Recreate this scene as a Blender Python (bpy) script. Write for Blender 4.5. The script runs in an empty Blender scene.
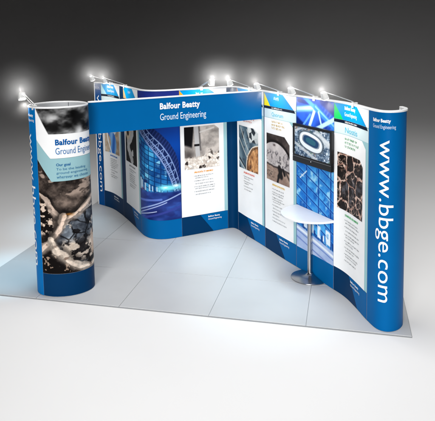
import bpy, bmesh, math, random
import numpy as np
from mathutils import Vector, Matrix

sc = bpy.context.scene
COL = sc.collection
random.seed(4)
HW = 2.152                      # height of the display walls

# ------------------------------------------------------------------ materials
def lin(c):
    return tuple((v/255/12.92) if v/255 <= 0.04045 else ((v/255+0.055)/1.055)**2.4 for v in c)

MATS = {}
def mat(name, rgb=None, rough=0.5, metal=0.0, spec=0.5, coat=0.0, emit=0.0, vary=0.0, attr=None, bump=0.0, noise_scale=8.0):
    if name in MATS: return MATS[name]
    m = bpy.data.materials.new(name); m.use_nodes = True
    nt = m.node_tree; b = nt.nodes['Principled BSDF']
    b.inputs['Roughness'].default_value = rough
    b.inputs['Metallic'].default_value = metal
    b.inputs['Specular IOR Level'].default_value = spec
    b.inputs['Coat Weight'].default_value = coat
    if attr:
        a = nt.nodes.new('ShaderNodeVertexColor'); a.layer_name = attr
        nt.links.new(a.outputs['Color'], b.inputs['Base Color'])
        if emit:
            nt.links.new(a.outputs['Color'], b.inputs['Emission Color'])
            b.inputs['Emission Strength'].default_value = emit
    else:
        c = (*lin(rgb), 1)
        b.inputs['Base Color'].default_value = c
        if vary or bump:
            tc = nt.nodes.new('ShaderNodeTexCoord')
            n = nt.nodes.new('ShaderNodeTexNoise'); n.inputs['Scale'].default_value = noise_scale; n.inputs['Detail'].default_value = 5
            nt.links.new(tc.outputs['Object'], n.inputs['Vector'])
            if vary:
                r = nt.nodes.new('ShaderNodeValToRGB')
                r.color_ramp.elements[0].position = 0.3; r.color_ramp.elements[1].position = 0.7
                r.color_ramp.elements[0].color = (*[v*(1-vary) for v in c[:3]], 1)
                r.color_ramp.elements[1].color = (*[min(1, v*(1+vary)) for v in c[:3]], 1)
                nt.links.new(n.outputs['Fac'], r.inputs['Fac']); nt.links.new(r.outputs['Color'], b.inputs['Base Color'])
            mr = nt.nodes.new('ShaderNodeMapRange')
            mr.inputs['To Min'].default_value = max(0.02, rough-0.06); mr.inputs['To Max'].default_value = min(1, rough+0.06)
            nt.links.new(n.outputs['Fac'], mr.inputs['Value']); nt.links.new(mr.outputs['Result'], b.inputs['Roughness'])
            if bump:
                bp = nt.nodes.new('ShaderNodeBump'); bp.inputs['Strength'].default_value = bump; bp.inputs['Distance'].default_value = 0.002
                nt.links.new(n.outputs['Fac'], bp.inputs['Height']); nt.links.new(bp.outputs['Normal'], b.inputs['Normal'])
        if emit:
            b.inputs['Emission Color'].default_value = c; b.inputs['Emission Strength'].default_value = emit
    MATS[name] = m
    return m

PR = dict(rough=0.42, spec=0.05)
def ink(rgb):                                             # printed laminate of one colour
    return mat('ink_%d_%d_%d' % tuple(rgb), rgb, vary=0.03, noise_scale=3.0, **PR)
WHITE=(246,246,246); NAVY=(2,50,90); BLUE=(0,95,157); TITLE=(0,150,214); TEAL=(158,200,205); PALE=(208,226,229)
INKBLACK=(10,26,46); GREY=(96,98,102); CYAN=(60,185,215)
M_RIM = mat('white_profile', (240,240,240), rough=0.35, vary=0.03)
M_BACK = mat('grey_panel_back', (176,178,181), rough=0.5, vary=0.05)
M_PHOTO = mat('printed_photo', attr='print', rough=0.42, spec=0.06)

# ------------------------------------------------------------------ objects
def link_mesh(name, me, parent=None):
    o = bpy.data.objects.new(name, me); COL.objects.link(o)
    if parent: o.parent = parent
    return o
def obj(name, bm, mats, parent=None, smooth=False, loc=None):
    me = bpy.data.meshes.new(name); bm.to_mesh(me); bm.free()
    for m in (mats if isinstance(mats, (list, tuple)) else [mats]): me.materials.append(m)
    if smooth:
        for p in me.polygons: p.use_smooth = True
    o = link_mesh(name, me, parent)
    if loc: o.location = loc
    return o
def tag(o, label=None, cat=None, group=None, kind=None):
    if label: o['label'] = label
    if cat: o['category'] = cat
    if group: o['group'] = group
    if kind: o['kind'] = kind
    return o
def thing(name, loc, label, cat, group=None):
    o = bpy.data.objects.new(name, None); COL.objects.link(o); o.location = loc; o.empty_display_size = 0.1
    return tag(o, label, cat, group)
def set_world(o):                                         # child meshes are written in world coordinates
    if o.parent: o.matrix_parent_inverse = Matrix.Translation(o.parent.location).inverted()

# ------------------------------------------------------------------ plan curves
def catmull(P, n=12):
    P = np.array(P, float); P = np.vstack([2*P[0]-P[1], P, 2*P[-1]-P[-2]]); out = []
    for i in range(1, len(P)-2):
        p0, p1, p2, p3 = P[i-1:i+3]
        t0 = 0; t1 = t0+np.hypot(*(p1-p0))**.5; t2 = t1+np.hypot(*(p2-p1))**.5; t3 = t2+np.hypot(*(p3-p2))**.5
        for k in range(n):
            t = t1+(t2-t1)*k/n
            a1 = (t1-t)/(t1-t0)*p0+(t-t0)/(t1-t0)*p1; a2 = (t2-t)/(t2-t1)*p1+(t-t1)/(t2-t1)*p2; a3 = (t3-t)/(t3-t2)*p2+(t-t2)/(t3-t2)*p3
            b1 = (t2-t)/(t2-t0)*a1+(t-t0)/(t2-t0)*a2; b2 = (t3-t)/(t3-t1)*a2+(t-t1)/(t3-t1)*a3
            out.append((t2-t)/(t2-t1)*b1+(t-t1)/(t2-t1)*b2)
    out.append(P[-2]); return np.array(out)

class Curve:
    """A vertical sheet over a plan curve: s runs along it, z is height, off is towards the printed side."""
    def __init__(self, pts):
        self.P = np.array(pts); d = np.diff(self.P, axis=0)
        self.S = np.r_[0, np.cumsum(np.hypot(d[:,0], d[:,1]))]
        t = np.gradient(self.P, axis=0); t /= np.hypot(t[:,0], t[:,1])[:,None]
        self.N = np.c_[t[:,1], -t[:,0]]; self.len = self.S[-1]
    def at(self, s, z, off=0.0):
        x = np.interp(s, self.S, self.P[:,0]); y = np.interp(s, self.S, self.P[:,1])
        nx = np.interp(s, self.S, self.N[:,0]); ny = np.interp(s, self.S, self.N[:,1])
        l = np.hypot(nx, ny)
        return np.array([x+nx/l*off, y+ny/l*off, z+0*x])
    def v(self, s, z, off=0.0): return Vector(self.at(s, z, off))
    def n(self, s):
        a = self.at(s, 0, 1)-self.at(s, 0, 0); return Vector(a)

WALL = Curve(catmull([(-4.835,3.652),(-4.65,3.55),(-4.465,3.425),(-4.25,3.20),(-4.01,2.912),(-3.777,2.613),(-3.56,2.32),(-3.47,2.215),
    (-3.369,2.142),(-3.232,2.117),(-3.095,2.161),(-2.927,2.29),(-2.70,2.477),(-2.50,2.655),(-2.345,2.785),(-2.262,2.822),
    (-2.18,2.76),(-2.006,2.52),(-1.777,2.234),(-1.447,1.79),(-.873,1.071),(-.757,.917),(-.676,.815),(-.60,.69),(-.495,.453),
    (-.402,.223),(-.308,.06),(-.226,.03),(-.139,.075),(-.08,.167),(-.06,.27),(-.09,.40)]))
TC = np.array([-3.795,.34]); E1 = np.array([.901,.434]); E2 = np.array([.434,-.901])
ph = np.radians(np.linspace(290, -70, 241))               # starts and ends at the back of the tower
TOWER = Curve([TC+.33*math.cos(a)*E1+(.27 if math.sin(a) > 0 else .36)*math.sin(a)*E2 for a in ph])
def ts(phi):                                              # arc length on the tower at a plan angle
    return float(np.interp(290-phi, np.linspace(0, 360, 241), TOWER.S))
HA = np.array([-3.56,.632]); HB = np.array([-1.692,2.19])
HEADER = Curve([HA+(HB-HA)*k/20 for k in range(21)])

# ------------------------------------------------------------------ prints on the sheets
class Print:
    """Collects flat coloured shapes and lettering in (s, z), then wraps them onto a sheet as ONE mesh."""
    def __init__(self, curve, step=0.03): self.c = curve; self.step = step; self.L = []
    def poly(self, pts, rgb, layer=1):
        bm = bmesh.new(); bm.faces.new([bm.verts.new((x, z, 0)) for x, z in pts]); self.L.append((bm, rgb, layer)); return self
    def rect(self, s0, z0, s1, z1, rgb, layer=1): return self.poly([(s0,z0),(s1,z0),(s1,z1),(s0,z1)], rgb, layer)
    def text(self, body, box, rgb, layer=4, bold=0.0, vertical=False, space=1.0):
        cu = bpy.data.curves.new('t', 'FONT'); cu.body = body; cu.size = 1; cu.offset = bold; cu.resolution_u = 4; cu.space_character = space
        o = bpy.data.objects.new('t', cu); COL.objects.link(o)
        dg = bpy.context.evaluated_depsgraph_get(); dg.update()
        me = bpy.data.meshes.new_from_object(o.evaluated_get(dg)); bpy.data.objects.remove(o); bpy.data.curves.remove(cu)
        bm = bmesh.new(); bm.from_mesh(me); bpy.data.meshes.remove(me)
        xs = [v.co.x for v in bm.verts]; ys = [v.co.y for v in bm.verts]
        x0, x1, y0, y1 = min(xs), max(xs), min(ys), max(ys); s0, z0, s1, z1 = box
        for v in bm.verts:
            a = (v.co.x-x0)/(x1-x0); b = (v.co.y-y0)/(y1-y0)
            v.co = (s0+(s1-s0)*b, z1+(z0-z1)*a, 0) if vertical else (s0+(s1-s0)*a, z0+(z1-z0)*b, 0)
        self.L.append((bm, rgb, layer)); return self
    def greek(self, s0, s1, z, h, rgb, rng, layer=4, fill=1.0):
        """one line of copy too small to read: strokes in word groups"""
        bm = bmesh.new(); s = s0; end = s0+(s1-s0)*fill
        while s < end-h*1.2:
            for k in range(rng.randint(2, 7)):
                w = h*rng.choice((.45,.6,.6,.75)); up = h*rng.choice((0,0,0,.42)); dn = h*rng.choice((0,0,0,0,.35))
                if s+w > end: break
                for a, b, c, d in ((s,z-dn,s+w*.3,z+h+up),(s+w*.3,z+(h*.72 if rng.random()<.5 else 0),s+w*.78,z+h*(1 if rng.random()<.5 else .3))):
                    if d-b < h*.1: d = b+h*.25
                    bm.faces.new([bm.verts.new(p) for p in ((a,b,0),(c,b,0),(c,d,0),(a,d,0))])
                s += w+h*.12
            s += h*.55
        self.L.append((bm, rgb, layer)); return self
    def build(self, name, parent):
        out = bmesh.new(); mats = []; 
        for bm, rgb, layer in self.L:
            m = ink(rgb)
            if m not in mats: mats.append(m)
            mi = mats.index(m)
            if not bm.verts: bm.free(); continue
            lo = min(v.co.x for v in bm.verts); hi = max(v.co.x for v in bm.verts)
            k = math.floor(lo/self.step)+1
            while k*self.step < hi:
                g = bm.verts[:]+bm.edges[:]+bm.faces[:]
                bmesh.ops.bisect_plane(bm, geom=g, plane_co=(k*self.step,0,0), plane_no=(1,0,0), dist=1e-6); k += 1
            bmesh.ops.triangulate(bm, faces=[f for f in bm.faces if len(f.verts) > 4])
            idx = {}
            for v in bm.verts: idx[v] = out.verts.new(self.c.v(v.co.x, v.co.y, .0012*layer))
            for f in bm.faces:
                try: nf = out.faces.new([idx[v] for v in f.verts]); nf.material_index = mi
                except ValueError: pass
            bm.free()
        o = obj(name, out, mats, parent); set_world(o); return o

def picture(name, curve, s0, z0, s1, z1, painter, parent, layer=3, cell=0.005, material=None, off=None):
    """a printed photograph: a fine grid on the sheet whose vertex colours are painted by a function of (x, y)"""
    nx = max(8, int((s1-s0)/cell)); ny = max(8, int((z1-z0)/cell))
    X, Y = np.meshgrid(np.linspace(0, 1, nx+1), np.linspace(0, 1, ny+1))
    rgb = np.clip(painter(X, Y), 0, 255)/255.0
    rgb = np.where(rgb <= 0.04045, rgb/12.92, ((rgb+0.055)/1.055)**2.4)
    P = curve.at(s0+(s1-s0)*X.ravel(), z1+(z0-z1)*Y.ravel(), .0012*layer if off is None else off).T
    I = np.arange((nx+1)*(ny+1)).reshape(ny+1, nx+1)
    F = np.stack([I[1:,:-1], I[1:,1:], I[:-1,1:], I[:-1,:-1]], -1).reshape(-1, 4)
    me = bpy.data.meshes.new(name); me.from_pydata(P.tolist(), [], F.tolist())
    ca = me.color_attributes.new('print', 'FLOAT_COLOR', 'POINT')
    ca.data.foreach_set('color', np.c_[rgb.reshape(-1, 3), np.ones(len(P))].astype(np.float32).ravel())
    me.materials.append(material or M_PHOTO)
    o = link_mesh(name, me, parent); set_world(o); return o

# ------------------------------------------------------------------ painting with numpy
def vn(x, y, seed=0):
    r = np.random.RandomState(seed).rand(128, 128); xi = np.floor(x).astype(int); yi = np.floor(y).astype(int)
    fx = x-xi; fy = y-yi; fx = fx*fx*(3-2*fx); fy = fy*fy*(3-2*fy); g = lambda a, b: r[a % 128, b % 128]
    return (g(xi,yi)*(1-fx)+g(xi+1,yi)*fx)*(1-fy)+(g(xi,yi+1)*(1-fx)+g(xi+1,yi+1)*fx)*fy
def fbm(x, y, seed=0, o=4):
    t = 0; a = .5; n = 0
    for k in range(o): t = t+a*vn(x*2**k+k*7.3, y*2**k+k*3.1, seed+k); n += a; a *= .55
    return t/n
def vor(x, y, seed=0, jit=.9):
    r = np.random.RandomState(seed).rand(64, 64, 2); xi = np.floor(x).astype(int); yi = np.floor(y).astype(int)
    f1 = np.full(x.shape, 9.); f2 = np.full(x.shape, 9.); cid = np.zeros(x.shape)
    for dx in (-1,0,1):
        for dy in (-1,0,1):
            q = r[(xi+dx) % 64, (yi+dy) % 64]; d = np.hypot(xi+dx+.5+(q[...,0]-.5)*jit-x, yi+dy+.5+(q[...,1]-.5)*jit-y)
            cid = np.where(d < f1, q[...,0], cid); f2 = np.where(d < f1, f1, np.minimum(f2, d)); f1 = np.minimum(f1, d)
    return f1, f2, cid
def ss(a, b, x): t = np.clip((x-a)/(b-a), 0, 1); return t*t*(3-2*t)
def full(X, c): return np.ones(X.shape+(3,))*np.array(c, float)
def mix(A, B, m): m = np.asarray(m)[...,None]; return A*(1-m)+np.asarray(B, float)*m
def seg(X, Y, p, q, asp):                                  # distance to a segment, in units of the picture's width
    px, py, qx, qy = p[0], p[1]*asp, q[0], q[1]*asp; dx, dy = qx-px, qy-py
    t = np.clip(((X-px)*dx+(Y*asp-py)*dy)/(dx*dx+dy*dy+1e-9), 0, 1); return np.hypot(X-px-t*dx, Y*asp-py-t*dy)
def pathd(X, Y, pts, asp):
    d = np.full(X.shape, 9.)
    for a, b in zip(pts, pts[1:]): d = np.minimum(d, seg(X, Y, a, b, asp))
    return d
def line(img, X, Y, p, q, w, c, asp, a=1.0):
    return mix(img, c, a*(1-ss(w*.6, w*1.4, seg(X, Y, p, q, asp))))
def chamfer(img, X, Y, cx=.13, cy=.09):
    return mix(img, WHITE, ss(-.01, .01, (X-(1-cx))/cx-(Y/cy)))

def paint_hall(X, Y):                                      # glazed hall at dusk under an arched truss
    asp = 2.46
    outer = np.interp(X, [0,.2,.44,.62,.78,.90,.96,1.0], [.13,.18,.27,.325,.395,.475,.55,.70]); inner = np.interp(X, [0,.25,.44,.58,.68,.78,.86,1.0], [.31,.375,.45,.515,.585,.68,.78,1.0])
    img = mix(full(X, (34,48,128)), (10,66,156), ss(.08, .42, Y)); img = mix(img, (10,44,122), ss(.4, .6, Y))
    n = fbm(X*6, Y*14, 3)
    gl = mix(full(X, (12,72,140)), (58,160,218), np.clip(.15+1.5*(n-.4)+.55*np.exp(-((X-.30)/.14)**2)*ss(.35,.5,Y), 0, 1))
    gl = mix(gl, (150,216,240), .8*ss(.60, .70, fbm(X*7+2, Y*20, 8))*ss(.40, .55, Y))
    px = X*8+.3*Y; py = Y*27-X*4.0*(1-.2*X); gx = np.abs((px % 1)-.5); gy = np.abs((py % 1)-.5)
    pane = np.random.RandomState(5).rand(64, 64)[np.floor(px).astype(int) % 64, np.floor(py).astype(int) % 64]
    gl = mix(gl, (14,54,112), .55*ss(.55, .9, pane)); gl = mix(gl, (112,200,236), .5*ss(.82, .95, 1-pane))
    gl = mix(gl, (8,40,90), .85*np.maximum(ss(.39, .46, gx), ss(.37, .45, gy)))
    img = mix(img, gl, ss(-.006, .006, Y-inner))
    band = ss(-.004, .004, Y-outer)*ss(-.005, .005, inner-Y)
    img = mix(img, (20,36,84), band)
    t = (Y-outer)/np.maximum(inner-outer, 1e-3)
    along = X*.9+Y*1.6; zz = np.abs(((along*6.5) % 1)-.5)*2; z2 = np.abs(((along*13) % 1)-.5)*2
    tr = np.maximum.reduce([1-ss(.025,.06,np.abs(t-.36)), 1-ss(.02,.05,np.abs(t-.66)), 1-ss(.025,.06,np.abs(t-.95)), 1-ss(.05,.12,np.abs(zz-(t-.36)/.60)), 1-ss(.08,.16,np.abs((1-z2)-(t-.66)/.3))])
    img = mix(img, (150,176,226), .85*band*tr*ss(.32, .37, t))
    img = mix(img, (44,62,128), .7*band*(1-ss(.30,.36,t))*ss(.26,.40,np.abs(((along*15) % 1)-.5)))
    fl = mix(full(X, (52,84,164)), (18,32,92), np.clip(2.2*(fbm(X*2.4, Y*10, 9)-.36), 0, 1)); fl = mix(fl, (34,30,88), .35*ss(.5, .62, fbm(X*3+5, Y*13, 12)))
    for k, (a, b) in enumerate((((-.05,.95),(1,.80)), ((-.05,.975),(.7,.86)), ((0,.86),(.6,.835)), ((.2,.99),(1,.9)), ((-.05,.985),(.5,.93)))):
        fl = line(fl, X, Y, a, b, (.012,.009,.02,.02,.008)[k], ((170,192,234),(186,202,238),(96,124,204),(54,66,146),(206,220,246))[k], asp, .85)
    img = mix(img, fl, ss(.772, .785, Y))
    lit = np.exp(-((Y-.745)/.022)**2)*ss(.46, .62, X)
    img = mix(img, (120,226,234), np.clip(lit*(.5+1.2*fbm(X*12, Y*34, 5)), 0, 1))
    img = mix(img, (238,254,254), np.clip(np.exp(-((X-.9)/.07)**2-((Y-.733)/.011)**2)+.9*np.exp(-((X-.68)/.05)**2-((Y-.742)/.008)**2), 0, 1))
    for x0, w, h in ((.06,.05,.10),(.13,.03,.085),(.24,.03,.07),(.36,.02,.06),(.43,.015,.05),(.52,.012,.045)):
        img = mix(img, (196,222,242), .9*(1-ss(w*.7, w, np.abs(X-x0)))*ss(.775-h, .785-h, Y)*(1-ss(.768, .776, Y)))
    img = mix(img, (96,44,96), .85*np.exp(-((X-.13)/.06)**2-((Y-.768)/.010)**2)); img = mix(img, (20,40,96), .8*(1-ss(.05,.07,np.abs(X-.25)))*(1-ss(.010,.014,np.abs(Y-.70))))
    return img

def paint_facade(X, Y):                                    # steel beams above, glass curtain wall and street below
    asp = 2.5
    up = mix(full(X, (52,108,232)), (30,58,160), np.clip(2.0*(fbm(X*3, Y*9, 21)-.38), 0, 1))
    st = np.abs(((X*10+Y*asp*9) % 1)-.5)
    up = mix(up, (112,138,210), .7*ss(.2,.4,st)*ss(.55,.72,X-Y*1.5))
    for p, q, w, c in (((0,.15),(.3,.21),.06,(16,36,112)),((.7,0),(1.02,.06),.07,(56,66,150)),((.05,.02),(.4,.03),.03,(26,56,160)),((0,.078),(.52,.052),.050,(120,190,246)),((0,.075),(.52,.050),.026,(206,242,255)),((.52,.05),(.30,.22),.032,(214,244,255)),
                       ((.2,-.01),(.55,.06),.036,(86,170,248)),((.52,.05),(1.02,.155),.050,(58,140,238)),((.52,.044),(1.02,.147),.016,(130,200,250)),((.45,.2),(1.02,.10),.034,(196,236,254)),((.6,.075),(.72,.2),.018,(190,230,252)),((.38,.1),(.1,.21),.02,(104,170,244))):
        up = line(up, X, Y, p, q, w, c, asp)
    yy = Y-.16*X
    n = fbm(X*4, Y*9, 31)
    px = X*3.1+.12; py = yy*15.5; gx = np.abs((px % 1)-.5); gy = np.abs((py % 1)-.5)
    pane = np.random.RandomState(9).rand(64, 64)[np.floor(px).astype(int) % 64, np.floor(py).astype(int) % 64]
    gl = mix(full(X, (24,106,198)), (92,186,240), np.clip(.25+1.6*(n-.42)+.5*(pane-.4)+.5*((py % 1)-.5), 0, 1))
    gl = mix(gl, (164,220,246), .85*ss(.60, .72, fbm(X*6+Y*3, Y*14, 33))); gl = mix(gl, (22,84,170), .7*ss(.62, .72, fbm(X*7+Y*2+5, Y*13, 35)))
    gl = mix(gl, (18,66,152), .9*np.maximum(ss(.435, .465, gx), ss(.41, .45, gy)))
    gl = mix(gl, (140,206,244), .6*(1-ss(.0, .03, np.abs(gy-.37)))); gl = mix(gl, (110,176,228), .5*(1-ss(.0, .02, np.abs(gx-.40))))
    img = mix(up, gl, ss(.215, .235, Y))
    gro = mix(full(X, (140,164,216)), (206,220,240), fbm(X*4, Y*16, 41, 5))
    g0 = .845+.07*X
    img = mix(img, (22,60,132), .85*ss(-.05, -.04, Y-g0)*(1-ss(-.006, 0, Y-g0))*ss(.42, .55, fbm(X*14, Y*20, 43)))
    for x0, w, h in ((.25,.05,.10),(.45,.03,.08),(.62,.045,.10),(.74,.02,.06),(.86,.07,.11)):
        img = mix(img, (228,242,252), (1-ss(w*.8, w, np.abs(X-x0)))*ss(-h, -h+.01, Y-g0)*(1-ss(-.02, -.012, Y-g0))*(.5+.5*ss(.3,.5,fbm(X*20, Y*30, 45))))
    img = mix(img, gro, ss(-.004, .004, Y-g0))
    img = line(img, X, Y, (0,.865), (1,.945), .02, (240,246,252), asp, .9); img = line(img, X, Y, (0,.885), (1,.967), .010, (96,124,192), asp, .8)
    img = line(img, X, Y, (0,.93), (1,1.02), .012, (104,128,194), asp, .8)
    img = mix(img, (236,246,252), .9*np.exp(-((X-.16)/.05)**2-((Y-.505-.1*(X-.16))/.006)**2)); img = line(img, X, Y, (.1,.525), (.28,.47), .012, (216,236,250), asp, .9)
    return img

def paint_breaker(X, Y):                                   # breaker bit on concrete and rubble
    n = fbm(X*6, Y*7, 51, 5)
    img = mix(full(X, (122,116,112)), (206,196,188), np.clip(1.7*(n-.25)+.35*X, 0, 1))
    img = mix(img, (16,15,17), (1-ss(.24, .30, X+.12*Y))*(1-ss(.38, .46, Y-.35*X)))
    img = mix(img, (70,64,62), np.exp(-((X-.12)/.16)**2-((Y-.66)/.12)**2)*.9)
    img = mix(img, (188,186,186), (1-ss(.055, .07, np.abs(X-.33-.07*Y)))*(1-ss(.70, .74, Y)))
    img = mix(img, (92,88,88), .8*(1-ss(.015, .03, np.abs(X-.42-.06*Y)))*(1-ss(.55, .6, Y)))
    img = mix(img, (26,24,26), (1-ss(.02, .03, np.abs(Y-.44)))*(1-ss(.07, .08, np.abs(X-.35))))
    img = line(img, X, Y, (.45,.14), (.85,.06), .02, (222,216,210), 1.1, .8)
    f1, f2, c = vor(X*13+.9*(n-.5), Y*15+.9*(n-.5), 52, .98); g = fbm(X*24, Y*26, 57, 4)
    rub = mix(full(X, (196,180,166)), (252,246,238), np.clip(.2+.8*c+1.2*(g-.5), 0, 1)); rub = mix(rub, (150,132,118), .45*(1-ss(.02, .16, f2-f1))); rub = mix(rub, (38,30,28), .9*ss(.72, .8, np.random.RandomState(3).rand(97)[(c*960).astype(int) % 97])*ss(.05, .2, f2-f1))
    img = mix(img, rub, ss(-.02, .05, Y-.74+.10*X+.14*(n-.5)))
    img = mix(img, (54,46,42), .75*ss(.60, .68, fbm(X*13, Y*14, 55, 4))*ss(.5,.75,X)*ss(.5, .62, Y)*(1-ss(.86,.92,Y)))
    return chamfer(img, X, Y)

def paint_pipes(X, Y):                                     # blue grey bands with pale seams and an orange rock face
    n = fbm(X*7, Y*12, 61, 5); d = X*.9-Y*.55
    img = mix(full(X, (62,84,100)), (120,142,154), np.clip(.5+.5*np.sin(d*13)+.8*(n-.5), 0, 1))
    img = mix(img, (34,42,52), .8*ss(.62, .75, fbm(X*4+3, Y*5, 63)))
    f1, f2, c = vor(X*7, Y*8, 64)
    img = mix(img, mix(full(X, (206,212,212)), (40,48,56), ss(.35, .6, c)), ss(.0, .04, X-.46-.25*Y)*(1-ss(.30, .36, Y-.0*X)))
    for p, q in (((.1,.04),(.50,.52)),((0,.30),(.48,.72)),((.46,.06),(.62,.34))):
        img = line(img, X, Y, p, q, .012, (218,216,206), 1.3)
    img = line(img, X, Y, (-.02,.75), (.5,1.02), .03, (34,38,46), 1.3, .8); img = line(img, X, Y, (0,.82), (.4,1.02), .014, (200,204,202), 1.3)
    edge = .44+.9*(X-.42)**2*-1.6+0*X
    rock = mix(full(X, (150,96,56)), (232,176,118), np.clip(2*(fbm(X*8+Y*3, Y*10-X*4, 66, 5)-.28), 0, 1))
    rock = mix(rock, (86,52,32), .9*ss(.55, .68, fbm(X*14, Y*6, 68)))
    r = np.hypot((X-1.08)/.66, (Y-.92)/.56)+.04*(n-.5); m = 1-ss(.97, 1.0, r)
    img = mix(img, rock, m); img = mix(img, (228,220,206), 1-ss(.015, .035, np.abs(r-1.0))); img = mix(img, (64,44,34), .6*(1-ss(.02, .07, np.abs(r-.92+.1*(n-.5)))))
    return chamfer(img, X, Y, .18, .09)

def paint_tunnel(X, Y):                                    # pale tunnel face inside a dark lining
    n = fbm(X*6, Y*7, 71, 5)
    img = mix(full(X, (40,34,34)), (86,76,72), np.clip(2*(n-.3), 0, 1))
    r = np.hypot((X-.38)/.72, (Y-.68)/.53)
    face = mix(full(X, (176,168,168)), (216,208,204), np.clip(1.6*(n-.2), 0, 1))
    face = mix(face, (74,70,74), .8*ss(.56, .66, fbm(X*16, Y*16, 73))*ss(.3, .42, Y))
    face = mix(face, (60,44,44), .9*np.exp(-((X-.36)/.05)**2-((Y-.22)/.02)**2))
    img = mix(img, face, 1-ss(.96, 1.0, r)); img = mix(img, (24,20,20), 1-ss(.03, .07, np.abs(r-1.03)))
    low = mix(full(X, (128,104,92)), (176,152,136), np.clip(1.8*(fbm(X*4, Y*9, 75)-.25), 0, 1))
    img = mix(img, low, ss(-.015, .015, Y-.66-.05*X)); img = mix(img, (40,32,32), .8*(1-ss(.01, .03, np.abs(Y-.66-.05*X+.04*(n-.5)))))
    img = mix(img, (52,44,42), .85*ss(.55,.6,fbm(X*18, Y*22, 77))*(1-ss(.05, .08, np.abs(Y-.86)))*(1-ss(.02,.3,np.abs(X-.15))))
    for p, q, w in (((.58,.68),(.66,.84),.07),((.66,.72),(.55,.86),.05),((.55,.86),(.50,1.0),.035),((.75,.70),(.8,.78),.04)):
        img = line(img, X, Y, p, q, w, (22,18,20), 1.1)
    img = line(img, X, Y, (.84,.72), (1,.86), .03, (60,50,48), 1.1, .8)
    f1, f2, c = vor(X*12, Y*11, 79); img = mix(img, (26,22,22), .6*(1-ss(.02,.1,f2-f1))*(1-ss(.7,1.0,r+0*X))*ss(.5,.7,c)*ss(.35,.5,Y))
    return chamfer(img, X, Y, .20, .14)

def paint_cells(X, Y):                                     # dark pitted ground with pinkish ridges
    wx = X*3.3+.55*(fbm(X*5, Y*5, 81)-.5)+.14*(fbm(X*16, Y*16, 84)-.5); wy = Y*3.7+.55*(fbm(X*5, Y*5, 82)-.5)+.14*(fbm(X*16, Y*16, 89)-.5)
    f1, f2, c = vor(wx, wy, 17, .95); n = fbm(X*18, Y*19, 83, 5); f = fbm(X*34, Y*36, 90, 3)
    img = mix(full(X, (30,24,22)), (150,122,108), np.clip(4.5*(.6*n+.4*f-.52), 0, 1))
    img = mix(img, (104,106,116), .85*ss(.62, .8, c)*np.clip(3*(fbm(X*12, Y*12, 85)-.42), 0, 1))
    w = .07+.10*fbm(X*6, Y*6, 86)
    img = mix(img, (6,4,4), .7*(1-ss(w*1.0, w*2.6, f2-f1)))
    img = mix(img, mix(full(X, (150,112,98)), (250,226,210), np.clip(2.6*(n-.34), 0, 1)), 1-ss(w*.55, w*1.15, f2-f1))
    f1, f2, c = vor(wx*2.9+4, wy*2.9, 87); img = mix(img, (224,192,174), .85*(1-ss(.05, .12, f2-f1))*ss(.50, .60, fbm(X*5, Y*5, 88)))
    return chamfer(img, X, Y, .13, .10)

def paint_pipe_mouth(X, Y):                                # small picture: blue hose on pale ground
    n = fbm(X*6, Y*9, 91); img = mix(full(X, (170,146,120)), (222,206,186), np.clip(1.7*(n-.25), 0, 1))
    r = np.hypot((X-.5)/.34, (Y-.36)/.16); img = mix(img, (150,150,152), 1-ss(.1, .2, np.abs(r-.9))); img = mix(img, (220,224,228), 1-ss(.75, .85, r))
    hose = 1-ss(.20, .24, np.abs(X-.36-.30*(Y-.45)+.12*np.sin(Y*7)))
    img = mix(img, mix(full(X, (40,104,196)), (130,184,236), np.clip(.5+.5*np.sin(X*15+Y*4), 0, 1)), hose*ss(.42, .46, Y))
    img = mix(img, (244,244,244), (1-ss(.015, .04, np.abs(X-.13-.22*(Y-.4)**2*3)))*ss(.4, .5, Y))
    for k in range(5): img = line(img, X, Y, (.72+.06*k,.3), (.78+.05*k,1), .012, (140,116,92), 1.3, .6)
    return img
def paint_core(X, Y):                                      # small picture: pale shape on black
    n = fbm(X*5, Y*7, 95, 5); img = full(X, (8,8,9))
    d = pathd(X, Y, ((.5,.05),(.62,.22),(.45,.40),(.25,.48),(.22,.66),(.42,.80),(.55,.95)), 1.2)
    img = mix(img, mix(full(X, (150,150,150)), (236,236,236), n), 1-ss(.10, .14, d+.16*(n-.5)))
    img = mix(img, (206,190,168), (1-ss(.2,.28,np.hypot(X-.2,(Y-.22)*1.2)+.1*(n-.5)))*.9); img = mix(img, (30,22,18), 1-ss(.07,.11,np.hypot(X-.22,(Y-.26)*1.2)))
    img = mix(img, (224,224,224), .9*(1-ss(.05, .08, np.hypot(X-.62, (Y-.72)*1.2)+.2*(n-.5)))); return img

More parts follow.
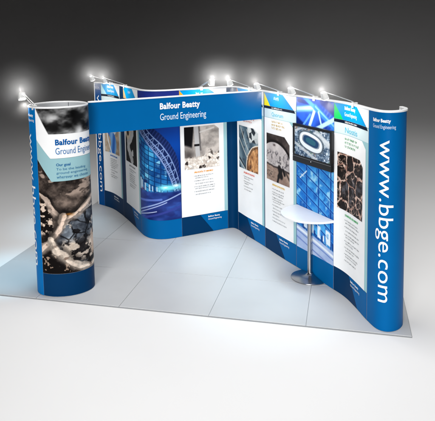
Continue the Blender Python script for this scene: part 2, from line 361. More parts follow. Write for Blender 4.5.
def paint_macro(X, Y):                                     # soft grey close-up
    n = fbm(X*5.5, Y*3.0, 101, 4); m = fbm(X*11, Y*6, 104, 3)
    img = mix(full(X, (14,14,14)), (168,168,168), np.clip(2.6*(n-.36)+.7*(m-.5), 0, 1))
    for x, y, a, b, c in ((.20,.38,.07,.17,215),(.34,.20,.05,.12,150),(.72,.42,.08,.18,130),(.55,.92,.05,.20,235),(.95,.55,.06,.25,104),(.62,.2,.06,.1,120)): img = mix(img, (c,c,c), .85*np.exp(-((X-x-.05*(m-.5))/a)**2-((Y-y-.25*(n-.5))/b)**2))
    for x, y, a, b in ((.22,.78,.10,.12),(.40,.68,.08,.12),(.70,.75,.1,.13),(.46,.25,.05,.16),(.86,.2,.07,.2)): img = mix(img, (6,6,6), .9*np.exp(-((X-x)/a)**2-((Y-y-.2*(n-.5))/b)**2))
    return img
def paint_soil(X, Y):                                      # cracked soil: pale ridges round dark pits
    asp = 1.75
    wx = X+.06*(fbm(X*6, Y*10, 201)-.5); wy = Y+.035*(fbm(X*6, Y*10, 205)-.5)
    n = fbm(X*9, Y*16, 111, 6); m = fbm(X*3, Y*5, 115, 4); f = fbm(X*26, Y*44, 118, 3)
    img = mix(full(X, (27,22,20)), (136,119,108), np.clip(3.2*(.35*n+.45*m+.2*f-.42), 0, 1))
    img = mix(img, (198,176,160), .7*ss(.60, .68, fbm(X*5+3, Y*15, 119, 5))*(1-ss(.3, .36, Y)))
    # grey blue rock in the big pit
    f1, f2, c = vor(wx*5, wy*9, 121, .9)
    rock = mix(full(X, (36,40,48)), (150,160,170), np.clip(.15+.5*c+2.0*(fbm(X*8, Y*14, 122, 5)-.5), 0, 1)); rock = mix(rock, (14,13,15), .9*(1-ss(.03, .13, f2-f1)))
    rock = mix(rock, (226,214,200), .8*ss(.62, .70, fbm(X*10+7, Y*20, 123, 5))); rock = mix(rock, (12,10,11), .85*ss(.60, .66, fbm(X*9+1, Y*17, 124, 5)))
    pit = ss(0, .02, wy-np.interp(X, [0,.30,1.05], [.30,.525,.24]))*ss(-.02, .02, X-np.interp(Y, [.5,.62,.72,.80,1], [.30,.25,.16,.16,.5]))
    img = mix(img, rock, pit)
    grit = mix(full(X, (214,196,178)), (22,18,18), ss(.44, .54, fbm(X*15, Y*27, 127, 5)))
    img = mix(img, grit, .85*ss(.66, .74, wy-.04*X)*(1-ss(.87, .91, wy-.06*X))*ss(.2, .3, X))
    sand = mix(full(X, (190,162,140)), (244,228,212), np.clip(2.4*(fbm(X*8, Y*13, 129, 5)-.3), 0, 1)); sand = mix(sand, (40,30,26), .85*ss(.63, .69, fbm(X*12, Y*20, 130, 4)))
    img = mix(img, sand, (1-ss(.22, .30, np.hypot((X-1.0)*.75, (Y-.77)*1.5)+.16*(n-.5))))
    # speckled pit at the left and the dark earth at the bottom left
    sp = ss(.50, .58, fbm(X*22, Y*38, 133, 4))
    img = mix(img, mix(full(X, (16,11,10)), (222,200,182), sp), (1-ss(.13, .17, wx-.02))*ss(.36,.40,wy)*(1-ss(.64,.69,wy)))
    img = mix(img, mix(full(X, (13,9,8)), (176,150,130), .9*ss(.60, .68, fbm(X*22+4, Y*36, 131, 4))), ss(-.02, .02, wy-np.interp(X, [0,.14,.45,.7], [.80,.76,.95,1.2])))
    wob = .05*(fbm(X*6, Y*10, 135, 5)-.5)+.02*(f-.5)
    for pts, w, c in ((((-.05,.28),(.08,.345),(.19,.455),(.29,.52)),.026,(232,208,190)), (((.27,.535),(.45,.49),(.62,.415),(.80,.35),(1.05,.235)),.036,(226,202,184)), (((.30,.50),(.27,.58),(.20,.66),(.12,.72),(-.05,.80)),.046,(232,208,190)),
                      (((.14,.70),(.20,.80),(.34,.885),(.50,.955),(.66,.97),(.84,.945),(1.05,.88)),.046,(246,228,210))):
        ww = w*(.65+.75*fbm(X*4+7, Y*7, 137, 3)); dd = pathd(X, Y, pts, asp); d = dd+wob
        dl = pathd(X+.020, Y+.012, pts, asp)+wob
        rid = mix(full(X, c), tuple(v*.50 for v in c), np.clip(.35+(dd-dl)*22+2.2*(n-.5), 0, 1)); rid = mix(rid, (92,70,58), .6*ss(.58, .68, .6*n+.4*f))
        lo = pathd(X, Y-.026, pts, asp)+wob*1.6
        img = mix(img, (10,8,8), .5*(1-ss(ww, ww*2.4, pathd(X, Y+.02, pts, asp)+wob)))
        img = mix(img, tuple(v*.72 for v in c), .75*(1-ss(ww*.3, ww*1.9, lo))*ss(.30, .62, .55*n+.45*f+.12))
        img = mix(img, rid, (1-ss(ww*.72, ww*1.02, d+.05*(n-.5)))*(.72+.28*ss(.35, .5, n)))
    img = mix(img, (184,116,42), .9*ss(.45,.6,n)*np.exp(-((X-.36)/.06)**2-((Y-.49)/.014)**2))
    return img
def paint_stadium(X, Y):                                   # oval sports ground from the air
    asp = .62; f1, f2, c = vor(X*17+Y*3, Y*11, 141, .7); n = fbm(X*12, Y*9, 143, 4)
    img = mix(full(X, (44,66,92)), (166,184,200), np.clip(.75*c+1.6*(n-.5), 0, 1)); img = mix(img, (34,50,68), .75*(1-ss(.04, .16, f2-f1)))
    img = mix(img, (220,226,232), .8*ss(.60, .68, fbm(X*26, Y*17, 149, 3)))
    img = mix(img, (150,122,98), .6*ss(.62, .72, fbm(X*7+3, Y*5, 145))); img = mix(img, (60,92,66), .6*ss(.64, .74, fbm(X*6+9, Y*5, 147)))
    for p, q, w in (((-.05,.55),(.7,1.05),.03),((.55,-.05),(1.05,.45),.025),((.0,.2),(.25,.0),.02)): img = line(img, X, Y, p, q, w, (172,178,184), asp, .9)
    img = line(img, X, Y, (.6,.15), (.95,.42), .06, (196,202,206), asp, .85)
    a = math.radians(13); u = (X-.47)*math.cos(a)+(Y-.45)*asp*math.sin(a); v = -(X-.47)*math.sin(a)+(Y-.45)*asp*math.cos(a)
    r = (np.abs(u/.33)**2.4+np.abs(v/.18)**2.4)**(1/2.4); r2 = (np.abs(u/.215)**3+np.abs((v+.012)/.088)**3)**(1/3)
    img = mix(img, (52,60,68), .8*(1-ss(1.05, 1.22, r))); img = mix(img, mix(mix(full(X, (240,242,244)), (176,186,196), ss(.80, 1.0, r)), (206,214,220), ss(.0, .12, v)), 1-ss(.97, 1.02, r)); img = mix(img, (120,130,142), 1-ss(1.12, 1.22, r2))
    img = mix(img, (26,58,92), 1-ss(.97, 1.04, r2)); img = mix(img, (38,86,104), 1-ss(.62, .68, r2)); img = mix(img, (92,112,130), .8*(1-ss(.03,.07,np.abs(r-1.1)))*ss(.45,.5,np.abs(((np.arctan2(v,u)*9) % 1)-.5)*2)); return img

# ------------------------------------------------------------------ display wall
def sheet(name, curve, s0, s1, z0, z1, back, mats, parent, step=.03, cap=0):
    """a slab following the plan curve: front face at 0, back face at -back"""
    n = max(1, int(round((s1-s0)/step))); bm = bmesh.new(); rows = []
    for i in range(n+1):
        s = s0+(s1-s0)*i/n; rows.append([bm.verts.new(curve.v(s, z, o)) for z, o in ((z0,0),(z1,0),(z1,-back),(z0,-back))])
    for a, b in zip(rows, rows[1:]):
        for k in range(4):
            f = bm.faces.new([a[k], b[k], b[(k+1)%4], a[(k+1)%4]]); f.material_index = 0 if k == 0 else min(1, len(mats)-1)
    for r in (rows[0], rows[-1]): bm.faces.new(r).material_index = min(1, len(mats)-1)
    bmesh.ops.recalc_face_normals(bm, faces=bm.faces)
    o = obj(name, bm, mats, parent); set_world(o)
    for p in o.data.polygons: p.use_smooth = abs(p.normal.z) < .5
    m = o.modifiers.new('es', 'EDGE_SPLIT'); m.split_angle = math.radians(40)
    return o
def rail(name, curve, s0, s1, z0, z1, o0, o1, m, parent, step=.02, closed=False):
    n = max(2, int(round((s1-s0)/step))); bm = bmesh.new(); rows = []
    for i in range(n+(0 if closed else 1)):
        s = s0+(s1-s0)*i/n; rows.append([bm.verts.new(curve.v(s, z, o)) for z, o in ((z0,o0),(z1-.004,o0),(z1,o0-.004),(z1,o1+.004),(z1-.004,o1),(z0,o1))])
    pairs = list(zip(rows, rows[1:]))+([(rows[-1], rows[0])] if closed else [])
    for a, b in pairs:
        for k in range(6): bm.faces.new([a[k], b[k], b[(k+1)%6], a[(k+1)%6]])
    if not closed:
        for r in (rows[0], rows[-1]): bm.faces.new(r)
    bmesh.ops.recalc_face_normals(bm, faces=bm.faces)
    o = obj(name, bm, m, parent); set_world(o); return o

wall = thing('display_wall', tuple(WALL.v(3.483, 0)), 'long curved blue and white exhibition wall of printed panels with web address at its right end', 'display wall')
rng = random.Random(7)
ZT = 2.150
def panel(s0, s1, rgb, label=None):
    o = sheet('printed_panel', WALL, s0+.0012, s1-.0012, .004, ZT, .018, [ink(rgb), M_BACK], wall)
    if label: o['label'] = label
    return o
def logo(P, s0, z, w, rgb=WHITE, k=1.0, layer=5):
    P.text('Balfour Beatty', (s0, z, s0+w, z+w*.155*k), rgb, layer, bold=.026, space=1.06)
    P.text('Ground Engineering', (s0, z-w*.205*k, s0+w*1.14, z-w*.045*k), rgb, layer, bold=0)
def plinth(p, s0, s1, diag=True, ls=None):
    P = Print(WALL)
    if diag: P.poly([(s0+.30,.283),(s0+.52,.006),(s1-.004,.006),(s1-.004,.283)], BLUE, 1)
    if ls: logo(P, ls, .222, .20)
    if P.L: P.build('base_band', p)
def poster(p, s0, s1, accent, painter, head, title=None, sub=True, brand=False, word=False, tri=None, lines=9, para=1.0, bold_sub=None):
    e = .055
    P = Print(WALL)                                        # the poster sheet
    P.rect(s0, .286, s1, ZT-.002, TEAL, 1)
    P.rect(s0, 1.82, s1, 1.96, PALE, 2)
    P.rect(s0, 1.972, s1, ZT-.003, WHITE, 2)
    P.poly([(s0,.287),(s1-e,.287),(s1-e,1.745),(s1-e-.09,1.815),(s0,1.815)], WHITE, 3)
    P.build('poster', p)
    w = s1-s0; T = Print(WALL)                             # title band
    T.poly([(s0,ZT-.004),(s0+.16,1.974),(s0+w*.94,1.974),(s0+w*.62,ZT-.004)], TITLE, 4)
    T.poly([(s0,ZT-.004),(s0,1.974),(s0+.16,1.974)], tri or accent, 4)
    T.poly([(s0,1.972),(s0,1.938),(s0+w*.985,1.938),(s0+w*.945,1.972)], INKBLACK, 4)
    T.greek(s0+.20, s0+.50, 1.947, .014, WHITE, rng, 6, .95)
    if brand: logo(T, s0+.19, 2.075, .245, k=1.35)
    if word: T.greek(s0+.26, s0+.40, 2.068, .03, WHITE, rng, 6)
    T.build('title_band', p)
    L = Print(WALL)                                        # lettering
    if title: L.text(title, (s0+.20, 1.840, s0+.20+.047*len(title), 1.899), CYAN, 4)
    if sub:
        for k in range(3): L.greek(s0+.20, s0+.53, 1.765-k*.042, .020, tuple(int(v*.85) for v in head), rng, 5, (.86,1,.8)[k])
    L.greek(s0+.21, s0+.54, .925, .019, head, rng, 5); L.greek(s0+.2105, s0+.54, .9245, .019, head, random.Random(3), 5)
    z = .872
    for k in range(lines):
        if z < .42: break
        first = (k % 2 == 0) or rng.random() < .3
        if first: L.rect(s0+.205, z+.003, s0+.213, z+.011, GREY, 5)
        L.greek(s0+.225, s0+.57, z, .0125, GREY, rng, 5, rng.uniform(.72, 1) if first else rng.uniform(.45, .95)); z -= .030 if first and rng.random() < .6 else .043
    L.build('lettering', p)
    picture('picture', WALL, s0+.06, .985, s0+.06+min(.57, w-.15), 1.61, painter, p, layer=5)

SE = [0, .172, .935, 1.872, 2.63, 3.40, 3.60, 4.41, 5.185, 5.93, 6.685, WALL.len]
pe0 = panel(SE[0], SE[1], (0,74,140), 'narrow dark blue end panel with web address running down it')
Print(WALL, .012).text('www.bbge.com', (.035, .25, .150, 1.95), WHITE, 3, vertical=True).build('lettering', pe0)
Q = Print(WALL, .012); logo(Q, .02, 2.07, .125); Q.build('logo', pe0)
p1 = panel(SE[1], SE[2], NAVY); poster(p1, .19, .915, (170,214,222), paint_pipe_mouth, (40,120,200), brand=True, tri=(176,218,226), lines=10); plinth(p1, .172, .935, False, .50)
p2 = panel(SE[2], SE[3], NAVY); poster(p2, 1.118, 1.868, (206,172,120), paint_core, (150,150,152), word=True, lines=9); plinth(p2, 1.08, SE[3], True, 1.52)
p3 = panel(SE[3], SE[4], BLUE, 'blue panel with a photograph of a glazed hall at dusk'); picture('picture', WALL, SE[3]+.006, .280, SE[4]-.003, ZT-.003, paint_hall, p3, layer=2); 
p4 = panel(SE[4], SE[5], NAVY); poster(p4, 2.633, 3.398, (244,166,40), paint_breaker, (240,166,60), word=True, lines=8); plinth(p4, SE[4], SE[5], True, 3.06)
pc = panel(SE[5], SE[6], NAVY, 'plain navy strip in the inner corner of the wall')
p5 = panel(SE[6], SE[7], NAVY); poster(p5, 3.604, 4.390, (236,130,50), paint_pipes, (226,84,44), word=True, lines=6); plinth(p5, SE[6], SE[7], True, 4.02)
p6 = panel(SE[7], SE[8], NAVY); poster(p6, 4.414, 5.183, (250,232,0), paint_tunnel, (226,186,60), title='Quorum', word=True, lines=14); plinth(p6, SE[7], SE[8], True, 4.80)
p7 = panel(SE[8], SE[9], BLUE, 'blue panel with photographs of steel beams and a glass facade'); picture('picture', WALL, SE[8]+.012, .280, SE[9]-.003, ZT-.003, paint_facade, p7, layer=2)
p8 = panel(SE[9], SE[10], NAVY); poster(p8, 5.933, 6.683, (0,206,100), paint_cells, (0,168,84), title='Nostis', brand=True, lines=14); plinth(p8, SE[9], SE[10], True, 6.28)
p9 = panel(SE[10], SE[11], (0,94,157), 'plain blue rounded end panel with the big white web address')
Q = Print(WALL, .012); Q.text('Balfour Beatty', (6.775, 2.045, 6.985, 2.090), WHITE, 2, bold=.03); Q.text('Ground Engineering', (6.775, 1.985, 7.035, 2.032), (206,224,240), 2); Q.build('logo', p9)
Print(WALL, .012).text('www.bbge.com', (6.838, .295, 7.022, 1.89), WHITE, 2, vertical=True).build('lettering', p9)
rail('top_rail', WALL, 0, WALL.len, ZT+.0015, ZT+.021, .010, -.028, M_RIM, wall)
# hinge strip that closes the free right end, and one for the left end
for s_a in (0.0, WALL.len):
    bm = bmesh.new(); c = WALL.v(s_a, 0, -.012)
    bmesh.ops.create_cone(bm, cap_ends=True, segments=20, radius1=.016, radius2=.016, depth=ZT-.01, matrix=Matrix.Translation((c.x, c.y, ZT/2+.002)))
    o = obj('end_post', bm, M_RIM, wall, smooth=False); set_world(o)

# ------------------------------------------------------------------ round tower
tower = thing('display_tower', (TC[0], TC[1], 0), 'tall round display tower wrapped in a brown soil photograph, beside the header sign', 'display tower')
sA, sB, sC = 0.004, ts(138), TOWER.len-.004
strip = sheet('blue_panel', TOWER, sA, sB-.001, .004, ZT, .014, [ink((0,108,178)), M_BACK], tower, .02)
front = sheet('printed_panel', TOWER, sB+.001, ts(-30), .004, ZT, .014, [ink(WHITE), M_BACK], tower, .02)
backp = sheet('back_panel', TOWER, ts(-30)+.002, sC, .004, ZT, .014, [M_RIM, M_BACK], tower, .02)
sF = ts(-28)
P = Print(TOWER, .02)
P.rect(sB+.002, .006, sF, .272, NAVY, 1); P.build('base_band', front)
picture('soil_picture', TOWER, sB+.002, .273, sF, 1.60, paint_soil, front, layer=1, cell=.0045)
P = Print(TOWER, .02)
P.poly([(sB+.002,1.80),(sB+.165,1.592),(sF,1.60),(sF,1.345),(sB+.165,1.335),(sB+.002,1.585)], (150,190,196), 2)
P.poly([(sB+.002,ZT-.002),(sF,ZT-.002),(sF,1.602),(sB+.165,1.594),(sB+.002,1.803)], WHITE, 2); P.build('title_band', front)
# the grey close-up is cut on the slant at its left
def macro_slant(X, Y):
    w = sF-(sB+.01); return mix(paint_macro(X, Y), WHITE, ss(-.006, .006, (.145/w)*Y/1.0-X+.0)*1.0)
picture('grey_picture', TOWER, sB+.01, 1.865, sF, ZT-.002, macro_slant, front, layer=3)
P = Print(TOWER, .012)
b0 = sB+.225
P.text('Balfour Beatty', (b0, 1.722, b0+.50, 1.806), (0,88,160), 4, bold=.036, space=1.06)
P.text('Ground Engineering', (b0, 1.615, b0+.575, 1.712), (40,110,170), 4); P.build('lettering', front); P = Print(TOWER, .012)
P.text('Our goal', (b0, 1.498, b0+.155, 1.538), (0,92,150), 4, bold=.02)
for k, t in enumerate(('To be the leading', 'ground engineering', 'wherever we choose')):
    P.text(t, (b0, 1.452-k*.042, b0+(.345,.375,.385)[k], 1.486-k*.042), (24,104,150), 4)
P.build('goal_lettering', front)
P = Print(TOWER, .012); sM = ts(165); sW = ts(161)
P.text('www.bbge.com', (sW-.09, .33, sW+.055, 1.86), WHITE, 2, vertical=True); P.build('lettering', strip); P = Print(TOWER, .012)
P.text('Balfour Beatty', (sM-.12, 2.045, sM+.10, 2.085), WHITE, 2, bold=.03); P.text('Ground Engineering', (sM-.12, 1.99, sM+.11, 2.03), WHITE, 2); P.build('logo', strip)
rail('top_rim', TOWER, 0, TOWER.len, ZT+.0015, ZT+.018, .006, -.010, M_RIM, tower, closed=True)

# ------------------------------------------------------------------ header beam
head = thing('header_sign', (*((HA+HB)/2), 1.775), 'wide blue header sign with white lettering bridging the tower and the display wall', 'header sign')
hp = sheet('sign_panel', HEADER, 0, HEADER.len, 1.775, ZT, .022, [ink(BLUE), M_BACK], head, .1)
rail('top_rail', HEADER, 0, HEADER.len, ZT+.0015, ZT+.019, .006, -.028, M_RIM, head, .1)
h0 = .905
P = Print(HEADER, .5); P.text('Balfour Beatty', (h0, 1.985, h0+.555, 2.088), WHITE, 2, bold=.034, space=1.06); P.build('lettering', head)
P = Print(HEADER, .5); P.text('Ground Engineering', (h0, 1.845, h0+.640, 1.955), (226,238,248), 2); P.build('lettering', head)
for s_a in (.012, HEADER.len-.012):
    bm = bmesh.new(); c = HEADER.v(s_a, 0, -.034); bmesh.ops.create_cone(bm, cap_ends=True, segments=14, radius1=.010, radius2=.010, depth=.36, matrix=Matrix.Translation((c.x, c.y, 1.962)))
    o = obj('fixing_rod', bm, M_RIM, head); set_world(o)

# ------------------------------------------------------------------ monitor
ms = 5.590; mn = WALL.n(ms); mc = WALL.v(ms, 1.607, .055); mx = Vector((-mn.y, mn.x, 0))   # mx along the wall
mx = (WALL.v(ms+.1, 0)-WALL.v(ms-.1, 0)).normalized(); mn = Vector((mx.y, -mx.x, 0))
mon = thing('monitor', tuple(mc), 'black flat screen monitor on the wall showing an oval stadium from the air', 'monitor')
mon.rotation_euler = (0, 0, math.atan2(mx.y, mx.x))       # local x along the wall, local -y towards the viewer
def box(bm, x0, x1, y0, y1, z0, z1, bev=0.0):
    g = bmesh.ops.create_cube(bm, size=1, matrix=Matrix.Translation(((x0+x1)/2, (y0+y1)/2, (z0+z1)/2)) @ Matrix.Diagonal((x1-x0, y1-y0, z1-z0, 1)))
    if bev:
        es = list({e for v in g['verts'] for e in v.link_edges}); bmesh.ops.bevel(bm, geom=es, offset=bev, segments=2, affect='EDGES')
M_BLK = mat('black_plastic', (26,27,29), rough=0.32, vary=0.1); M_SIL = mat('silver_trim', (170,172,176), rough=0.3, metal=0.8)
W2 = .378; ZB = -.232; ZU = .230
bm = bmesh.new()
for b in ((-W2,W2,-.02,.02,ZU-.030,ZU),(-W2,W2,-.02,.02,ZB,ZB+.088),(-W2,-W2+.032,-.02,.02,ZB+.088,ZU-.030),(W2-.032,W2,-.02,.02,ZB+.088,ZU-.030)): box(bm, *b, bev=.004)
box(bm, -W2+.026, W2-.026, -.008, .016, ZB+.08, ZU-.025)
obj('frame', bm, M_BLK, mon)
M_SCR = mat('lit_screen', attr='print', rough=0.15, emit=0.35)
class Flat:                                               # a local flat sheet for the screen picture
    def at(self, s, z, off): return np.array([s, -off+0*s, z])
scr = picture('screen', Flat(), -W2+.030, ZB+.086, W2-.030, ZU-.028, paint_stadium, None, material=M_SCR, off=.0095, cell=.0035)
scr.parent = mon; scr.matrix_parent_inverse = Matrix.Identity(4)
bm = bmesh.new(); box(bm, -W2+.008, W2-.008, -.0225, -.018, ZB+.066, ZB+.070); obj('trim_strip', bm, M_SIL, mon)
bm = bmesh.new(); bmesh.ops.create_icosphere(bm, subdivisions=2, radius=.004, matrix=Matrix.Translation((0, -.021, ZB+.050))); obj('power_light', bm, mat('white_led', (235,240,245), emit=1.0), mon)
bm = bmesh.new(); box(bm, -.12, .12, .02, .0525, -.10, .10, .003); obj('wall_bracket', bm, M_BLK, mon)

# ------------------------------------------------------------------ bar table
tx, ty = -1.03, 1.195
table = thing('bar_table', (tx, ty, 0.0), 'white topped bar table on a steel pole standing against the wall', 'table')
wp = WALL.v(5.5, 0); wn = Vector((WALL.v(5.95,0)-WALL.v(5.2,0))); wn = Vector((wn.y, -wn.x, 0)).normalized()
def disc(profile, cx, cy, seg=72, cut=True):
    """lathe of (r, z), trimmed flat where it meets the display wall"""
    bm = bmesh.new(); rows = []
    for r, z in profile: rows.append([bm.verts.new((cx-tx+r*math.cos(2*math.pi*k/seg), cy-ty+r*math.sin(2*math.pi*k/seg), z)) for k in range(seg)])
    for a, b in zip(rows, rows[1:]):
        for k in range(seg): bm.faces.new([a[k], a[(k+1)%seg], b[(k+1)%seg], b[k]])
    bm.faces.new(rows[0]); bm.faces.new(rows[-1])
    if cut:
        off = wp-Vector((tx, ty, 0))+wn*.014
        g = bm.verts[:]+bm.edges[:]+bm.faces[:]
        bmesh.ops.bisect_plane(bm, geom=g, plane_co=off, plane_no=-wn, clear_outer=True, dist=1e-6)
        bmesh.ops.holes_fill(bm, edges=[e for e in bm.edges if e.is_boundary])
    bmesh.ops.recalc_face_normals(bm, faces=bm.faces); return bm
def smooth_split(o, a=30):
    for p in o.data.polygons: p.use_smooth = True
    m = o.modifiers.new('es', 'EDGE_SPLIT'); m.split_angle = math.radians(a); return o
M_TOP = mat('white_laminate', (230,231,233), rough=0.3, vary=0.02)
m = mat('brushed_steel', (172,172,174), rough=0.24, metal=1.0)
smooth_split(obj('table_top', disc([(.362,.790),(.370,.794),(.372,.800),(.372,.812),(.369,.816)], tx+.035, ty-.045), M_TOP, table))
smooth_split(obj('pole', disc([(.027,.040),(.027,.786)], tx, ty, 32, False), m, table))
smooth_split(obj('base', disc([(.228,.001),(.230,.005),(.228,.010),(.20,.018),(.12,.030),(.06,.041),(.034,.056),(.030,.066)], tx+.005, ty+.0, 72), m, table), 50)
smooth_split(obj('collar', disc([(.055,.770),(.055,.7885),(.030,.7885)], tx, ty, 32, True), m, table))

# ------------------------------------------------------------------ spotlights on the top rail
M_LH = mat('pale_lamp_housing', (214,214,212), rough=0.45, vary=0.04)
M_ARM = mat('lamp_arm_metal', (206,206,206), rough=0.3, metal=0.5)
M_LENS = mat('lit_lens', (255,250,244), emit=7.0)
def tube(bm, pts, r, seg=10):
    pts = [Vector(p) for p in pts]; rows = []
    for i, p in enumerate(pts):
        d = (pts[min(i+1, len(pts)-1)]-pts[max(i-1, 0)]).normalized(); u = d.cross(Vector((0,1,.001))).normalized(); v = d.cross(u)
        rows.append([bm.verts.new(p+u*r*math.cos(2*math.pi*k/seg)+v*r*math.sin(2*math.pi*k/seg)) for k in range(seg)])
    for a, b in zip(rows, rows[1:]):
        for k in range(seg): bm.faces.new([a[k], a[(k+1)%seg], b[(k+1)%seg], b[k]])
    bm.faces.new(rows[0]); bm.faces.new(rows[-1]); bmesh.ops.recalc_face_normals(bm, faces=bm.faces)
REACH = .32; RISE = .10; LAMP_W = 6.0; SC = .8
def make_lamp(label):
    """local +x points away from the wall, the origin sits on the rail"""
    t = thing('spotlight', (0,0,0), label, 'spotlight', 'spotlights clipped along the top of the stand')
    bm = bmesh.new(); box(bm, -.034, .018, -.022, .022, .002, .014, .002); box(bm, .0125, .020, -.022, .022, -.040, .004, .002); obj('clamp', bm, M_LH, t)
    bm = bmesh.new()
    for y in (-.014, .014): tube(bm, [(-.005,y,.013),(.03,y,.030),(REACH*.6,y*.9,.030+RISE*.6),(REACH-.03,y*.7,RISE+.022)], .0045)
    obj('arm', bm, M_ARM, t, smooth=True)
    tilt = Matrix.Translation((REACH,0,RISE)) @ Matrix.Rotation(math.radians(28), 4, 'Y')
    bm = bmesh.new()                                       # wedge shaped floodlight head, open side towards the wall
    v = [bm.verts.new(p) for p in [tuple(c*SC for c in p) for p in ((.022,-.046,.050),(.022,.046,.050),(-.030,.046,.042),(-.030,-.046,.042),(.052,-.056,-.044),(.052,.056,-.044),(-.024,.056,-.050),(-.024,-.056,-.050))]]
    for f in ((0,1,2,3),(4,7,6,5),(0,4,5,1),(1,5,6,2),(2,6,7,3),(3,7,4,0)): bm.faces.new([v[i] for i in f])
    bmesh.ops.recalc_face_normals(bm, faces=bm.faces)
    bmesh.ops.bevel(bm, geom=bm.edges[:], offset=.006, segments=2, affect='EDGES')
    for w in bm.verts: w.co = tilt @ w.co
    hd = obj('lamp_head', bm, M_LH, t)
    bm = bmesh.new(); box(bm, -.016, .036, -.038, .038, -.0425, -.0385)
    for w in bm.verts: w.co = tilt @ w.co
    obj('lens', bm, M_LENS, hd)
    return t
def lamp_light(t, power):
    l = bpy.data.lights.new('bulb', 'SPOT'); l.energy = power; l.color = (1,.97,.93); l.spot_size = math.radians(150); l.spot_blend = .9; l.shadow_soft_size = .04
    o = bpy.data.objects.new('bulb', l); COL.objects.link(o); o.parent = t; o.location = (REACH-.035, 0, RISE-.085)
    d = Vector((-.75, 0, -1)); o.rotation_euler = d.to_track_quat('-Z', 'Y').to_euler()
F = Vector((-.25178926,.96178486,-.10757351)); R = Vector((.96775634,.25103313,-.02073736)); U = Vector((-.00705964,.10932639,.99398084))
spots = [(WALL, .50, 'spotlight at the far left end of the wall above the narrow panel'),
         (WALL, 1.20, 'second spotlight from the left end of the wall, close beside the leftmost one'),
         (WALL, 2.98, 'spotlight above the rubble poster, its arm showing behind the header lettering'),
         (WALL, 4.02, 'spotlight just right of the inner corner, above the orange rock poster'),
         (WALL, 4.80, 'spotlight above the yellow triangle poster at the right end of the header'),
         (WALL, 5.56, 'spotlight above the blue steel beams, left of the monitor top'),
         (WALL, 6.32, 'spotlight nearest the rounded right end, above the green triangle poster'),
         (TOWER, ts(140), 'spotlight leaning out from the rim of the round tower')]
proto = None
for i, (cv, s, lab) in enumerate(spots):
    if proto is None: t = proto = make_lamp(lab)
    else:
        t = proto.copy(); COL.objects.link(t); t['label'] = lab
        for ch in [c for c in proto.children if c.type == 'MESH']:
            c = ch.copy(); COL.objects.link(c); c.parent = t
            for g in ch.children: d = g.copy(); COL.objects.link(d); d.parent = c
    n = cv.n(s); a = math.atan2(n.y, n.x)
    if cv is TOWER: d = R*-.62+F*.78; a = math.atan2(d.y, d.x)
    p = cv.v(s, ZT+.021, 0); t.location = p; t.rotation_euler = (0, 0, a)
for t in [o for o in COL.objects if o.name.startswith('spotlight')]: lamp_light(t, 15.0 if t['label'].endswith('round tower') else LAMP_W)

# ------------------------------------------------------------------ platform and floor
M_PLAT = mat('platform_laminate', (197,198,199), rough=0.36, spec=0.5, vary=0.035, noise_scale=1.7)
plat = thing('platform', (-2.46, 1.95, 0), 'low pale grey tiled platform under the whole exhibition stand', 'platform')
PZ = .0; TH = .012
GZ = -TH-.004
bm = bmesh.new(); X0, X1, Y0, Y1 = -4.93, 0.0, 0.0, 3.95
xs = [X0, -4, -3, -2, -1, X1]; ys = [Y0, 1, 2, 3, Y1]; g = .0020
for xa, xb in zip(xs, xs[1:]):
    for ya, yb in zip(ys, ys[1:]): box(bm, xa+g, xb-g, ya+g, yb-g, -TH, 0.0, .0015)
o = obj('tiles', bm, M_PLAT, plat); set_world(o)
bm = bmesh.new(); box(bm, X0-.002, X1+.002, Y0-.002, Y1+.002, GZ, -TH+.006)
o = obj('edge_trim', bm, mat('dark_edge_trim', (132,135,138), rough=0.5, vary=0.06), plat); set_world(o)

fl = bmesh.new()
def ring(r, z=0.0, n=96): return [fl.verts.new((-2+r*math.cos(2*math.pi*k/n), 2+r*math.sin(2*math.pi*k/n), GZ-.002+z)) for k in range(n)]
S0, SR = 13, 30
prof = [(1.5,0),(4,0),(8,0),(S0,0)]+[(S0+SR*math.sin(t), SR*(1-math.cos(t))) for t in [math.radians(3*k) for k in range(1, 24)]]
rows = [ring(r, z) for r, z in prof]; fl.faces.new(rows[0])
for a, b in zip(rows, rows[1:]):
    for k in range(96): fl.faces.new([a[k], b[k], b[(k+1)%96], a[(k+1)%96]])
bmesh.ops.recalc_face_normals(fl, faces=fl.faces)
tag(obj('floor', fl, mat('studio_floor', (237,236,235), rough=0.75, spec=0.2, vary=0.012, noise_scale=.6), smooth=True), kind='structure')

# ------------------------------------------------------------------ light
w = bpy.data.worlds.new('World'); sc.world = w; w.use_nodes = True
w.node_tree.nodes['Background'].inputs['Color'].default_value = (.007,.0062,.0064,1); w.node_tree.nodes['Background'].inputs['Strength'].default_value = 1.0
def area(name, loc, target, sx, sy, power, color=(1,1,1)):
    l = bpy.data.lights.new(name, 'AREA'); l.shape = 'RECTANGLE'; l.size = sx; l.size_y = sy; l.energy = power; l.color = color
    o = bpy.data.objects.new(name, l); COL.objects.link(o); o.location = loc
    o.rotation_euler = (Vector(target)-Vector(loc)).to_track_quat('-Z', 'Y').to_euler(); return o
area('overhead_softbox', (-.7, -.3, 11.0), (-.7, -.3, 0), 6, 4.5, 815)
fs = area('front_softbox', (-1.8, -13.0, 5.2), (-1.3, 1.6, .1), 5, 4, 166); fs.data.spread = math.radians(48)

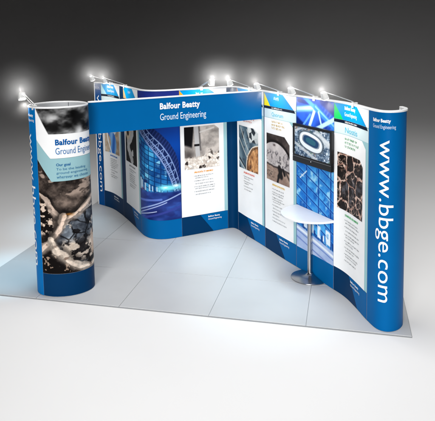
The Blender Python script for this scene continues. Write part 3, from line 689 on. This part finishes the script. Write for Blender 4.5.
# mist balls added round each spotlight to draw its glow halo
lamps = [o for o in COL.objects if o.name.startswith('spotlight')]
bpy.context.view_layer.update()
MR = .42
hm = bpy.data.materials.new('halo_mist'); hm.use_nodes = True; nt = hm.node_tree; nt.nodes.clear()
out = nt.nodes.new('ShaderNodeOutputMaterial'); pv = nt.nodes.new('ShaderNodeVolumePrincipled'); tc = nt.nodes.new('ShaderNodeTexCoord')
ln = nt.nodes.new('ShaderNodeVectorMath'); ln.operation = 'LENGTH'; nt.links.new(tc.outputs['Object'], ln.inputs[0])
mr = nt.nodes.new('ShaderNodeMapRange'); mr.inputs['From Min'].default_value = 0; mr.inputs['From Max'].default_value = MR*.98; mr.inputs['To Min'].default_value = 1; mr.inputs['To Max'].default_value = 0
nt.links.new(ln.outputs['Value'], mr.inputs['Value'])
pw = nt.nodes.new('ShaderNodeMath'); pw.operation = 'POWER'; pw.inputs[1].default_value = 2.0; nt.links.new(mr.outputs['Result'], pw.inputs[0])
ml = nt.nodes.new('ShaderNodeMath'); ml.operation = 'MULTIPLY'; ml.inputs[1].default_value = 1.55; nt.links.new(pw.outputs[0], ml.inputs[0])
mc_ = nt.nodes.new('ShaderNodeMapRange'); mc_.inputs['From Max'].default_value = .13; mc_.inputs['To Min'].default_value = .04; nt.links.new(ln.outputs['Value'], mc_.inputs['Value'])
m2_ = nt.nodes.new('ShaderNodeMath'); m2_.operation = 'MULTIPLY'; nt.links.new(ml.outputs[0], m2_.inputs[0]); nt.links.new(mc_.outputs['Result'], m2_.inputs[1])
nt.links.new(m2_.outputs[0], pv.inputs['Density']); pv.inputs['Color'].default_value = (.95,.95,.95,1); nt.links.new(pv.outputs[0], out.inputs['Volume'])
bm = bmesh.new(); bmesh.ops.create_icosphere(bm, subdivisions=4, radius=MR)
hz = bpy.data.meshes.new('halo_mist'); bm.to_mesh(hz); bm.free(); hz.materials.append(hm)
for t in lamps:
    o = link_mesh('halo_mist', hz); o.location = t.matrix_world @ Vector((REACH+.03, 0, RISE+.062)); tag(o, kind='stuff')
    l = bpy.data.lights.new('halo_light', 'POINT'); l.energy = 2.3; l.shadow_soft_size = .012; l.color = (1,.98,.96)  # added point light above the head to light the halo and wall tops
    o = bpy.data.objects.new('halo_light', l); COL.objects.link(o); o.parent = t; o.location = (REACH+.03, 0, RISE+.062)
    l = bpy.data.lights.new('floor_fill', 'SPOT'); l.energy = 120 if t == lamps[-1] else 28; l.spot_size = math.radians(52); l.spot_blend = 1; l.shadow_soft_size = .03; l.color = (.42,.78,1)  # added blue fill spot in open air below the head, tints the platform
    o = bpy.data.objects.new('floor_fill', l); COL.objects.link(o); o.parent = t; o.location = (REACH+.08, 0, RISE-.30); o.rotation_euler = Vector((.26,0,-1)).to_track_quat('-Z', 'Y').to_euler()
sc.cycles.volume_step_rate = .5

# ------------------------------------------------------------------ camera
cam = bpy.data.cameras.new('camera'); co = bpy.data.objects.new('camera', cam); COL.objects.link(co)
Mx = Matrix((R, U, -F)).transposed().to_4x4(); Mx.translation = (-.64178481,-5.64632947,2.87552337); co.matrix_world = Mx
cam.sensor_width = 36; cam.lens = 582.4442/435*36; cam.shift_x = (217.5-192.944669)/435; cam.shift_y = -(210.5-101.790268)/435
cam.clip_end = 2000; cam.clip_start = .05
sc.camera = co
sc.view_settings.view_transform = 'Standard'; sc.view_settings.look = 'None'; sc.view_settings.exposure = 0; sc.view_settings.gamma = 1
